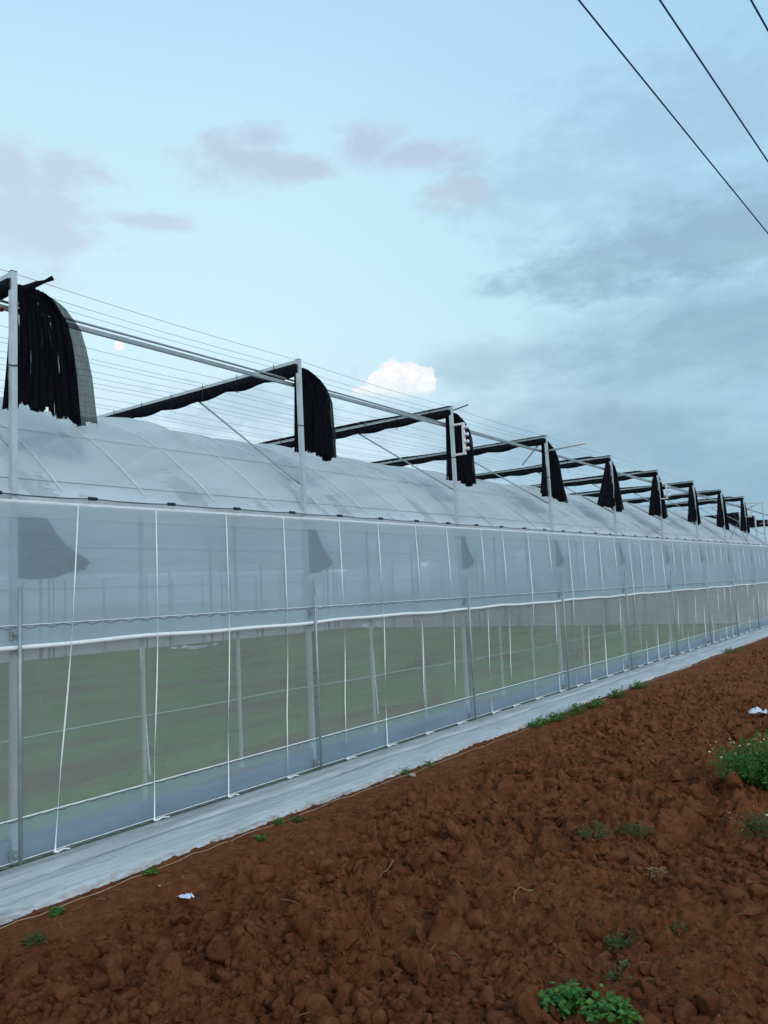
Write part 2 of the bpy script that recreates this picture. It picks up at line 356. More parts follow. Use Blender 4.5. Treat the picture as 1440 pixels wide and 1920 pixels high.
# ------------------------------------------------------------------ ground
def flat(name, x0, x1, y0, y1, dz, mat_, nx=2, ny=2):
    xs = np.linspace(x0, x1, nx); ys = np.linspace(y0, y1, ny)
    P = np.stack(np.meshgrid(xs, ys, indexing='ij') + [np.zeros((nx, ny))], -1); P[..., 2] = gz(P[..., 1]) + dz
    return MB().grid(P).build(name, mat_)
tag(flat('ground', -900, 900, -900, 900, -0.12, M_soil, 3, 3), kind='structure')
tag(flat('greenhouse_floor', -19.4, 0.02, -6.3, 30.4, 0.0, M_floor, 20, 40), kind='structure')

def hashgrid(shape, seed):
    r_ = np.random.default_rng(seed); return r_.random(shape)
def clods(X, Y, s, seed, rmin, rmax, squash, dens):
    """height of a layer of rounded clods, one candidate per cell of size s"""
    x = X/s; y = Y/s; ix = np.floor(x).astype(int); iy = np.floor(y).astype(int); h = np.zeros_like(X)
    n = 4096; T = hashgrid((n, 5), seed)
    for dx in (-1, 0, 1):
        for dy in (-1, 0, 1):
            cx = ix+dx; cy = iy+dy; k = ((cx*73856093) ^ (cy*19349663)) % n; t = T[k]
            px_ = cx+t[..., 0]; py_ = cy+t[..., 1]; r_ = (rmin+(rmax-rmin)*t[..., 2]**2)*(t[..., 3] < dens)+1e-6
            ang = t[..., 4]*6.28; c, q = np.cos(ang), np.sin(ang)
            ex, ey = x-px_, y-py_; d = np.zeros_like(x)
            for q_ in range(5):                     # irregular five-sided outline
                aa = ang+q_*1.2566+.35*np.sin(ang*7+q_*2.1); d = np.maximum(d, (ex*np.cos(aa)+ey*np.sin(aa))/(r_*(.7+.3*np.sin(ang*13+q_*4.7)**2)))
            tilt = 1+.55*(ex*c+ey*q)/r_              # a tilted, broken top
            h = np.maximum(h, r_*s*squash*np.clip((1-d)*1.9, 0, 1)**.75*np.clip(tilt, .3, 1.6))
    return h
def vnoise(X, Y, s, seed):
    x = X/s; y = Y/s; ix = np.floor(x).astype(int); iy = np.floor(y).astype(int); fx = x-ix; fy = y-iy
    fx = fx*fx*(3-2*fx); fy = fy*fy*(3-2*fy); T = hashgrid(4096, seed)
    g = lambda a, b: T[((a*73856093) ^ (b*19349663)) % 4096]
    return (g(ix, iy)*(1-fx)+g(ix+1, iy)*fx)*(1-fy)+(g(ix, iy+1)*(1-fx)+g(ix+1, iy+1)*fx)*fy
def sstep(v, a, b): t = np.clip((v-a)/(b-a), 0, 1); return t*t*(3-2*t)
def soil_h(X, Y, fine=True):
    edge = sstep(X, 1.02, 1.55+0.25*vnoise(X*0, Y, 1.0, 5))
    rough = edge*(0.35+0.65*sstep(vnoise(X, Y, 1.2, 8), 0.25, 0.6))
    h = 0.10*(vnoise(X, Y, 0.9, 3)-0.5)*edge + 0.05*(vnoise(X, Y, 0.4, 4)-0.5)*edge
    h = h + rough*(clods(X, Y, 0.27, 21, .25, .62, .72, .6) + 0.8*clods(X, Y, 0.13, 22, .3, .7, .8, .8))
    if fine: h = h + (0.25+0.75*edge)*(0.9*clods(X, Y, 0.06, 23, .25, .7, .75, .8) + 0.8*clods(X, Y, 0.032, 24, .3, .7, .7, .8))
    h = h + 0.012*(vnoise(X, Y, 0.05, 9)-.5) + 0.010*(vnoise(X, Y, 0.022, 12)-.5)
    h = h - 0.035*edge*np.clip(np.sin(X*7.2+.6*vnoise(X*0, Y, 1.4, 15)*3)-.3, 0, 1)
    return h - 0.035*edge + 0.0
def spaced(a, b, s0, growth, smax):
    o = [a]; s = s0
    while o[-1] < b: o.append(o[-1]+s); s = min(s*growth, smax)
    return np.array(o)
xs = np.concatenate([np.arange(0.80, 4.9, 0.0115), spaced(4.9, 14, 0.012, 1.04, 0.4)])
ys = np.concatenate([spaced(0, -3, 0, 1, 1)[:0], np.arange(1.3, 7.0, 0.0125), spaced(7.0, 60, 0.0125, 1.006, 0.35)])
X, Y = np.meshgrid(xs, ys, indexing='ij')
H = soil_h(X, Y)
P = np.stack([X, Y, gz(Y)+H], -1).reshape(-1, 3)
i = np.arange(X.size).reshape(X.shape)
Q = np.stack([i[:-1, :-1], i[1:, :-1], i[1:, 1:], i[:-1, 1:]], -1).reshape(-1, 4)
tag(fast_mesh('soil_field', P, Q, M_soil, False), kind='structure')
# the field carries on behind the viewer, coarser
xs2 = np.arange(0.8, 14, 0.09); ys2 = np.arange(-12, 1.31, 0.09)
X2, Y2 = np.meshgrid(xs2, ys2, indexing='ij'); P2 = np.stack([X2, Y2, gz(Y2)+soil_h(X2, Y2, False)], -1).reshape(-1, 3)
i = np.arange(X2.size).reshape(X2.shape)
tag(fast_mesh('soil_field', P2, np.stack([i[:-1, :-1], i[1:, :-1], i[1:, 1:], i[:-1, 1:]], -1).reshape(-1, 4), M_soil, True), kind='structure')
def gh(x, y): return float(gz(y)+soil_h(np.array([[x]], float), np.array([[y]], float))[0, 0])

# loose clods
import bmesh
def rock(sub, seed):
    bm = bmesh.new(); bmesh.ops.create_icosphere(bm, subdivisions=sub, radius=1); r_ = np.random.default_rng(seed)
    V = np.array([v.co[:] for v in bm.verts]); Fc = np.array([[v.index for v in f.verts] for f in bm.faces]); bm.free()
    for _ in range(9):                              # chop with random planes
        nrm = r_.normal(size=3); nrm /= np.linalg.norm(nrm); d = r_.uniform(0.38, 0.75)
        k = V@nrm - d; V = V - np.clip(k, 0, None)[:, None]*nrm*1.0
    for a in range(3): V = V + 0.02/(a+1)*np.sin(V[:, [1, 2, 0]]*(3.1*(a+1))+r_.uniform(0, 6, 3))
    V = V + r_.normal(size=V.shape)*(0.012 if sub > 2 else .03)
    return V, Fc
def scatter(n, smin, smax, powr, sub, seed, area, sink=0.35):
    r_ = np.random.default_rng(seed); x0, x1, y0, y1 = area
    base = [rock(sub, seed*50+k) for k in range(10)]
    Vs, Fs, off = [], [], 0
    x = r_.uniform(x0, x1, n*3); y = y0+(y1-y0)*r_.random(n*3)**1.5
    keep = (r_.random(n*3) < (0.3+0.7*sstep(vnoise(x, y, 0.7, 41), 0.3, 0.6)))*(x > 1.05+0.5*r_.random(n*3)) 
    x = x[keep][:n]; y = y[keep][:n]; hz = gz(y)+soil_h(x, y)
    for k in range(len(x)):
        s = smin+(smax-smin)*r_.random()**powr
        if x[k] < 1.5: s *= .6
        V, Fc = base[r_.integers(10)]
        q = r_.normal(size=4); q /= np.linalg.norm(q); a, b, c, d = q
        R_ = np.array([[1-2*(c*c+d*d), 2*(b*c-a*d), 2*(b*d+a*c)], [2*(b*c+a*d), 1-2*(b*b+d*d), 2*(c*d-a*b)], [2*(b*d-a*c), 2*(c*d+a*b), 1-2*(b*b+c*c)]])
        W = (V*np.array([1, r_.uniform(.7, 1), r_.uniform(.55, .9)]))@R_.T*s
        Vs.append(W+np.array([x[k], y[k], hz[k]+s*(0.55-sink)])); Fs.append(Fc+off); off += len(V)
    return np.concatenate(Vs), np.concatenate(Fs)
A = scatter(1300, 0.03, 0.095, 2.4, 3, 1, (1.3, 5.0, 1.6, 9.0), .45)
B = scatter(9000, 0.010, 0.038, 2.0, 2, 2, (1.0, 5.6, 1.5, 12.0))
C_ = scatter(24000, 0.004, 0.014, 1.6, 1, 3, (0.95, 5.2, 1.5, 9.0))
D = scatter(5000, 0.02, 0.07, 2.2, 1, 4, (1.1, 7.0, 8.0, 28.0))
D2 = scatter(3200, 0.010, 0.045, 1.7, 2, 6, (2.0, 5.0, 1.8, 5.5)); D3 = scatter(9000, 0.004, 0.012, 1.4, 1, 7, (1.3, 4.8, 1.7, 4.5))
Vc, Fc_, off = [], [], 0
for V, Fq in (A, B, C_, D, D2, D3): Vc.append(V); Fc_.append(Fq+off); off += len(V)
tag(fast_mesh('soil_clods', np.concatenate(Vc), np.concatenate(Fc_), M_soil, False), 'loose lumps and crumbs of red soil covering the tilled field', 'soil clods', kind='stuff')

# straw bits, rootlets
def bits(n, seed, name, mt, l0, l1, rad, label, cat):
    r_ = np.random.default_rng(seed); mb = MB()
    x = r_.uniform(1.0, 5.0, n); y = 1.5+8.0*r_.random(n)**1.5; z = gz(y)+soil_h(x, y)
    for k in range(n):
        L = r_.uniform(l0, l1); a = r_.uniform(0, 6.28); b = a+r_.normal()*0.9
        p0 = np.array([x[k], y[k], z[k]+0.012]); p1 = p0+L*.5*np.array([math.cos(a), math.sin(a), r_.uniform(-.1, .5)]); p2 = p1+L*.5*np.array([math.cos(b), math.sin(b), r_.uniform(-.5, .3)])
        mb.tube([p0, p1, p2], rad*r_.uniform(.6, 1.3), 4)
    return tag(mb.build(name, mt), label, cat, kind='stuff')
bits(420, 5, 'straw_litter', M_straw, 0.02, 0.09, 0.0011, 'short bits of dry straw and rootlets strewn over the red soil', 'straw')

# ------------------------------------------------------------------ plastic ground sheet and cords
ysS = np.arange(-6, 30.6, 0.08)
prof = [(0.0, -.022), (0.03, -.018), (0.10, .002), (0.22, .022), (0.34, .034), (0.44, .036), (0.462, .006), (0.475, .032), (0.55, .042), (0.66, .038), (0.74, .030), (0.80, .022), (0.86, .010), (0.885, -0.01)]
G = np.zeros((len(prof), len(ysS), 3))
for a, (x, z) in enumerate(prof):
    wob = 0.035*(vnoise(ysS*0+a*.4, ysS, 0.8, 31)-.5)*(x > .1) + (0.10*(vnoise(ysS*0, ysS, 1.1, 33)-.5)+.03*(vnoise(ysS*0, ysS, .25, 34)-.5))*(x/.88)**3
    zz = z+0.018*(vnoise(ysS*0+x*6, ysS, 0.5, 32)-.5)*(0.1 < x < .8)
    G[a, :, 0] = x+wob+.0; G[a, :, 1] = ysS; G[a, :, 2] = gz(ysS)+zz+0.01
tag(MB().grid(G[:, ::1]).build('ground_sheet', M_sheet, smooth=True), 'long white plastic sheet laid on the soil along the foot of the greenhouse wall', 'plastic sheet')
def cordline(name, xf, ya, yb, rad, mt, label, cat, zf=None, step=.12):
    yy = np.arange(ya, yb, step)
    pts = [(xf(y), y, (gh(xf(y), y)+.006) if zf is None else zf(y)) for y in yy]
    return tag(MB().tube(pts, rad, 5).build(name, mt, smooth=True), label, cat)
cordline('pale_string', lambda y: 0.93+0.05*float(vnoise(np.array([0.]), np.array([y]), .9, 51)[0]), -2, 29, 0.0024, M_cord, 'thin pale cord lying on the soil just outside the white ground sheet', 'string')
cordline('white_string', lambda y: -4.66+0.7*float(sstep(y, 7, 20))+0.05*math.sin(y*1.7), -4, 29, 0.012, M_white, 'white cord lying along the grassy floor inside the greenhouse', 'cord', zf=lambda y: gz(y)+.02)

# ------------------------------------------------------------------ greenhouse
GH = empty('greenhouse', (0, Y0, 0), 'long white film-covered greenhouse with arched roof and net side wall beside the red field', 'greenhouse')
YA, YE = Y0-3*BAY, 30.3           # wall ends
YR = 29.15                        # end of the first roof
def gut(y): return 2.409+0.00377*(y-Y0)
def top(y): return 4.058+0.00064*(y-Y0)
def railz(y): return 3.795-0.0065*max(0, y-12)
def line(f, ya, yb, n=40): return [(f(y) if callable(f) else f) for y in np.linspace(ya, yb, n)]
# outer posts
for k in range(-3, 10):
    y = Y0+k*BAY
    p = MB().bar((-.028, y, gz(y)-.1), (-.028, y, top(y)), .042, .042, (1, 0, 0)).build('post', M_galv, GH)
    MB().box((-.050, y-.022, top(y)-.002), (-.006, y+.022, top(y)+.003)).build('post_cap', M_black, p, off=None).location = -Vector(GH.location)*1.0
    # thin grey guide rod with its two brackets in front of the wall
    r_ = MB().tube([(.085, y-.017, gz(y)-.02), (.085, y-.017, 1.817+gz(y)*.2)], .0125, 8).build('guide_rod', M_galvd, GH, smooth=True)
    for zz in (.07, 1.50):
        MB().box((.0, y-.055, gz(y)+zz), (.08, y-.01, gz(y)+zz+.02)).box((.03, y-.06, gz(y)+zz-.035), (.045, y-.045, gz(y)+zz+.04)).build('bracket', M_galvd, r_).location = -Vector(GH.location)
    # beams over the spans
    MB().box((-19.3, y-.018, top(y)-.038), (-.05, y+.018, top(y)-.004)).build('beam', M_galv, GH)
    zb = (2.75 if k < 2 else 2.93)
    MB().tube([(-1.72, y+.035, top(y)-.05), (-.05, y+.035, zb)], .0105, 8).build('brace', M_galvd, GH, smooth=True)
# intermediate posts behind the film
for k in range(-9, 28):
    if k % 3 == 0: continue
    y = Y0+k*1.0+(0.08 if k % 3 == 1 else .1)
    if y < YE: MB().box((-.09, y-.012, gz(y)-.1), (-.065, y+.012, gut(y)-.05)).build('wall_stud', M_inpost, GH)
# valley posts inside
for xi in (-4.83, -9.66, -14.49):
    for k in range(-3, 10):
        y = Y0+k*BAY
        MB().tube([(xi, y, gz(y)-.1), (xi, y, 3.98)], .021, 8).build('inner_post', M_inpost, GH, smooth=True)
# gutter beam and eave cord
yy = np.linspace(YA, YE, 60)
def strip_y(prof_, ys_, zf):
    P_ = np.zeros((len(prof_), len(ys_), 3))
    for a, (x, z) in enumerate(prof_): P_[a, :, 0] = x; P_[a, :, 1] = ys_; P_[a, :, 2] = zf(ys_)+z
    return P_
MB().grid(strip_y([(.012, -.012), (.018, .0), (.010, .012), (-.02, .016), (-.09, .02), (-.12, .055)], yy, gut)).build('gutter', M_white, GH, smooth=True)
MB().tube([(.012, y, gut(y)+.052-.010*abs(math.sin((y-3.43)*math.pi/.73))) for y in np.arange(YA, YE, .0913)], .0042, 5).build('eave_cord', M_spring, GH, smooth=True)
for k in range(-11, 36):
    y = 3.43+.73*k
    if y < YE: MB().tube([(.014, y-.035, gut(y)+.052), (.014, y+.035, gut(y)+.052)], .014, 8).build('rubber_clip', M_black, GH, smooth=False)
# rails along the post tops
for x_, dz, w_ in ((-.15, .03, .034),):
    MB().add([], []) if False else None
    mb = MB()
    for a, b in ((YA, 12), (12, 21), (21, 36)): mb.bar((x_, a, railz(a)+dz), (x_, b, railz(b)+dz), w_, .032)
    mb.build('top_rail', M_galvd, GH)
MB().tube([(-.19, y, railz(y)+.075+.02*math.sin(y*.35)) for y in np.linspace(YA, 36, 60)], .0105, 8).build('drive_tube', M_galvd, GH, smooth=True)
# support wires of the shade cloth
for xw in (-.06, -.28, -.42, -1.13, -1.40, -1.52, -1.76, -1.95, -2.14, -2.30, -2.66, -2.95, -3.10, -3.42, -3.9, -4.5):
    MB().tube([(xw, y, top(y)+.006-.02*abs(math.sin((y-Y0)*math.pi/3))) for y in np.arange(YA, Y0+9*BAY+.01, .75)], .002, 4).build('support_wire', M_wire, GH)

# side wall: film curtain, roll, lock channels, net, skirt
def wall(name, x, z0f, z1f, mt, ya=YA, yb=YE, nz=10, ny=240, amp=.012, seed=61, par=GH):
    ys_ = np.linspace(ya, yb, ny); P_ = np.zeros((ny, nz, 3))
    for j in range(nz):
        t = j/(nz-1); P_[:, j, 1] = ys_; P_[:, j, 2] = z0f(ys_)*(1-t)+z1f(ys_)*t
        P_[:, j, 0] = x+amp*(vnoise(ys_*0+t*3, ys_, .8, seed)-.5)*math.sin(math.pi*t)*2
    return MB().grid(P_).build(name, mt, par, smooth=True)
wall('side_film', .022, lambda y: gz(y)+1.42, lambda y: gut(y)-.008, M_side)
wall('top_band', .030, lambda y: gut(y)-.115, lambda y: gut(y)-.006, M_side2, nz=4, amp=.0)
wall('insect_net', .002, lambda y: gz(y)+.282, lambda y: gz(y)+1.53, M_net, amp=.008)
wall('skirt_film', .006, lambda y: gz(y)-.02, lambda y: gz(y)+.280, M_skirt, amp=.012, seed=65)
wall('skirt_lining', -.018, lambda y: gz(y)-.01, lambda y: gz(y)+.155+.07*(vnoise(y*0, y, .8, 66)-.5)+.03*(vnoise(y*0, y, .3, 67)-.5), M_lining, nz=5, ny=500, amp=.003)
ysb = np.arange(YA, YE, .06); tpb = .15+.08*(vnoise(ysb*0, ysb, .7, 66)-.5)+.05*(vnoise(ysb*0, ysb, .3, 67)-.5)
Pb = np.zeros((5, len(ysb), 3))
for a, (x, f_) in enumerate(((-.035, -.2), (-.035, .6), (-.05, 1.0), (-.13, .8), (-.45, -.2))): Pb[a, :, 0] = x; Pb[a, :, 1] = ysb; Pb[a, :, 2] = gz(ysb)+tpb*f_
tag(MB().grid(Pb).build('soil_bank', M_soil, smooth=True), kind='structure')
roll = MB().tube([(.05, y, gz(y)+1.412+.006*math.sin(y*2.1)+.004*math.sin(y*5.3)) for y in np.arange(YA, YE, .1)], .016, 10).build('curtain_roll', M_strap, GH, smooth=True)
def zig(zc, amp, x, per, mt, rad, name='lock_wire'):
    ys_ = np.arange(YA, YE, per/4); ph = [0, 1, .3, -1]
    mb = MB(); mb.tube([(x+.003*(i % 2), y, gz(y)+zc+amp*ph[i % 4]) for i, y in enumerate(ys_)], rad, 3)
    return mb.build(name, mt, GH)
zig(1.545, .010, .034, .16, M_spring, .0026)
zig(.279, .007, .014, .12, M_spring, .0026)
zig(.012, .008, .016, .12, M_spring, .0022)
for zc, x, h in ((1.560, .032, .008), (.290, .014, .012), (.020, .016, .008)):
    MB().grid(strip_y([(x, -h/2), (x+.004, 0), (x, h/2)], yy, lambda y: gz(y)+zc)).build('lock_channel', M_white, GH)
for zc in (1.80, 2.10):
    MB().tube([(-.02, y, gz(y)*.6+zc) for y in np.linspace(YA, YE, 30)], .004, 4).build('wall_wire', M_wire, GH)
# hold-down straps
offs = [(.45, -.20), (1.14, -.07), (1.89, -.06), (2.62, -.06)]
for k in range(-3, 9):
    for j, (o_, s_) in enumerate(offs):
        rr = random.Random(k*10+j); yt = Y0+k*BAY+o_+rr.uniform(-.05, .05)*(k != 0); yb_ = yt+(s_ if k == 0 else rr.uniform(-.11, .07))
        mb = MB(); n = 22; P_ = np.zeros((n, 2, 3)); tw = rr.uniform(2, 5)
        for a in range(n):
            t = a/(n-1); y = yt*(1-t)+yb_*t; z = (gut(yt)-.01)*(1-t)+(gz(yb_)+.018)*t; x = .045+.03*math.sin(math.pi*min(1, t*1.3))*(1 if .3 < t < .8 else .8)
            an = .7*math.sin(tw*t*3); hw = .005 if k < 3 else .0055
            P_[a, 0] = (x-math.sin(an)*hw, y-math.cos(an)*hw, z); P_[a, 1] = (x+math.sin(an)*hw, y+math.cos(an)*hw, z)
        s = mb.grid(P_).build('strap', M_strap, GH)
        tl = rr.uniform(.04, .09)
        MB().tube([(.045, yb_-.01, gz(yb_)+.02), (.06, yb_+.012, gz(yb_)+.016), (.10, yb_+tl*.5, gz(yb_)+.036), (.13, yb_+tl, gz(yb_)+.032)], [.009, .011, .006, .004], 5).build('knot', M_strap, s).location = -Vector(GH.location)
# loose strap hanging inside the net
MB().bar((-.08, 3.90, 1.33), (-.08, 3.97, .32), .012, .002, (1, 0, 0)).build('loose_strap', M_strap, GH)
MB().bar((-.08, 6.92, 1.45), (-.08, 6.99, .32), .012, .002, (1, 0, 0)).build('loose_strap', M_strap, GH)

# arched roof over the first span with billowing film; plain arches over the other three
SP = 4.83; RZ = 1.14
def arch(t, x_off=0, y=0):      # t 0..1 across a span
    return -t*SP+x_off, gut(y)+.05+RZ*(1-abs(2*t-1)**2.0)
def roof(name, xo, ya, yb, bil, mt, par, dz=0):
    ys_ = np.arange(ya, yb+.001, .05) if bil else np.arange(ya, yb+.001, .75)
    ts = np.linspace(0, 1, 60 if bil else 24); P_ = np.zeros((len(ts), len(ys_), 3))
    for a, t in enumerate(ts):
        ph = np.abs(np.sin((ys_-3.22)*math.pi/.74))
        k = np.floor((ys_-3.22)/.74).astype(int)
        rnd = np.array([random.Random(int(q)).uniform(.4, 1.3) for q in k])
        bl = (sstep(np.array(t), .17, .30)*.075*rnd*ph**.8 + .010*np.sin(math.pi*min(1, t/.17))*(1-ph)*-1)*bil
        bl = bl + bil*.006*(vnoise(ys_*0+t*40, ys_, .15, 71)-.5)
        P_[a, :, 0] = xo-t*SP; P_[a, :, 1] = ys_; P_[a, :, 2] = gut(ys_)+.05+dz+RZ*(1-abs(2*t-1)**2.0)+bl
        if bil: P_[a, :, 0] += bl*.5*(1-t)
    return MB().grid(P_).build(name, mt, par, smooth=True)
roof('roof_film', 0, YA, YR, 1, M_roof, GH)
for k in (1, 2, 3): roof('roof_film', -k*SP, YA, YR, 0, M_roof, GH)
for k in range(-12, 36):
    y = 3.22+.74*k+.0
    if y > YR: continue
    ts = np.linspace(.012, .42, 14)
    MB().tube([(-t*SP+.004, y, gut(y)+.05+RZ*(1-abs(2*t-1)**2)+.006) for t in ts], .0045, 5).build('roof_rib', M_white, GH, smooth=True)
tpur = .17
MB().tube([(-tpur*SP, y, gut(y)+.05+RZ*(1-abs(2*tpur-1)**2)+.012) for y in np.linspace(YA, YR, 60)], .0035, 5).build('purlin', M_galv, GH, smooth=True)
MB().tube([(-.03*SP, y, gut(y)+.05+RZ*(1-abs(2*.03-1)**2)+.004) for y in np.linspace(YA, YR, 60)], .0025, 4).build('purlin', M_galvd, GH, smooth=True)
# far side wall and end walls
wall('far_wall', -19.32, lambda y: gz(y), lambda y: gut(y)+.09, M_farw, nz=6, ny=60)
for k in range(0, 19):
    y = 2.84+1.5*k+.3
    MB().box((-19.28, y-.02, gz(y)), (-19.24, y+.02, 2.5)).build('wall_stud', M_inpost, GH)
def endwall(y, name):
    P_ = []
    for xo in (0, -SP, -2*SP, -3*SP):
        for t in np.linspace(0, 1, 13)[(0 if xo == 0 else 1):]:
            x, z = arch(t, xo, y); P_.append([(x, y, gz(y)), (x, y, z)])
    return MB().grid(np.array(P_)).build(name, M_farw, GH)
endwall(YE-.05, 'end_wall')
for k in range(1, 13):
    x = -k*1.5; MB().box((x-.02, YE-.11, gz(YE)), (x+.02, YE-.07, 2.6)).build('wall_stud', M_inpost, GH)
MB().box((-19.3, YE-.14, gz(YE)+.02), (-.06, YE-.10, gz(YE)+.06)).build('end_sill', M_white, GH)
dr = MB()
for x0, x1, z0, z1 in ((-14.9, -14.84, 0, 2.1), (-13.1, -13.04, 0, 2.1), (-14.9, -13.04, 2.04, 2.1), (-14.0, -13.95, 0, 2.05)): dr.box((x0, YE-.2, gz(YE)+z0), (x1, YE-.14, gz(YE)+z1))
dr.build('door_frame', M_white, GH)
MB().tube([(-11.2, YE-.25, 1.5), (-9.6, YE-.25, .0)], .025, 6).build('brace', M_galvd, GH)
# P3 / P8 outriggers, strut, cross wires, spool brackets
y3 = Y0+3*BAY; y8 = Y0+8*BAY
e = onY(1095, 830, y3); MB().tube([(-.05, y3+.04, 3.81), (e[0], y3+.04, e[2])], .018, 8).build('outrigger', M_galv, GH, smooth=True)
e = onY(1431, 939, y8); MB().tube([(-.05, y8+.04, 3.62), (e[0], y8+.04, e[2])], .018, 8).build('outrigger', M_galv, GH, smooth=True)
a_, b_ = onZ(1013, 829, 3.97), onZ(980, 871, 3.97)
MB().tube([a_, b_], .018, 8).build('strut', M_galv, GH, smooth=True)
for q in (((1364, 1021), (1398, 949)), ((1403, 1023), (1374, 960))):
    MB().tube([onX(*q[0], -.1), onX(*q[1], -.1)], .008, 5).build('cross_wire', M_spring, GH)
for k in (2, 5, 8):
    y = Y0+k*BAY; zt = 3.80-.0; zb = 3.40; xo = .13
    br = MB().box((0, y-.02, zt-.012), (xo+.03, y+.02, zt+.012)).box((0, y-.02, zb-.012), (xo+.03, y+.02, zb+.012)).box((xo, y-.02, zb+.0121), (xo+.03, y+.02, zt-.0121)).build('spool_bracket', M_white, GH)
    for j in range(4):
        zc = zb+.06+j*.095
        pts = [(xo+.03, y, zc), (xo+.045, y, zc), (xo+.05, y, zc), (xo+.065, y, zc), (xo+.07, y, zc), (xo+.085, y, zc)]
        MB().tube(pts, [.02, .026, .012, .012, .028, .02], 10).build('spool', M_white, br, smooth=True).location = -Vector(GH.location)

# ------------------------------------------------------------------ second greenhouse behind
G2 = empty('greenhouse', (0, 33, 0), 'smaller pale film greenhouse glimpsed behind the far end of the long one', 'greenhouse')
P_ = []
for xo in (-1.5, -6.33, -11.16):
    P_.append([[(xo-t*SP, y, 2.45+RZ*1.0*(1-abs(2*t-1)**2)) for y in np.linspace(33, 50, 20)] for t in np.linspace(0, 1, 20)])
for q in P_: MB().grid(np.array(q)).build('roof_film', M_roof, G2, smooth=True)
MB().grid(np.array([[(-1.5, y, -.2), (-1.5, y, 2.45)] for y in np.linspace(33, 50, 20)])).build('side_film', M_farw, G2)
ew = []
for xo in (-1.5, -6.33, -11.16):
    for t in np.linspace(0, 1, 13): ew.append([(xo-t*SP, 33, -.2), (xo-t*SP, 33, 2.45+RZ*(1-abs(2*t-1)**2))])
MB().grid(np.array(ew)).build('end_wall', M_farw, G2)
for k in range(0, 5):
    y = 33.2+3*k
    MB().bar((-1.46, y, -.3), (-1.46, y, 4.0), .055, .055, (1, 0, 0)).build('post', M_galv, G2)
    MB().box((-16, y-.022, 3.95), (-1.5, y+.022, 3.99)).build('beam', M_galv, G2)

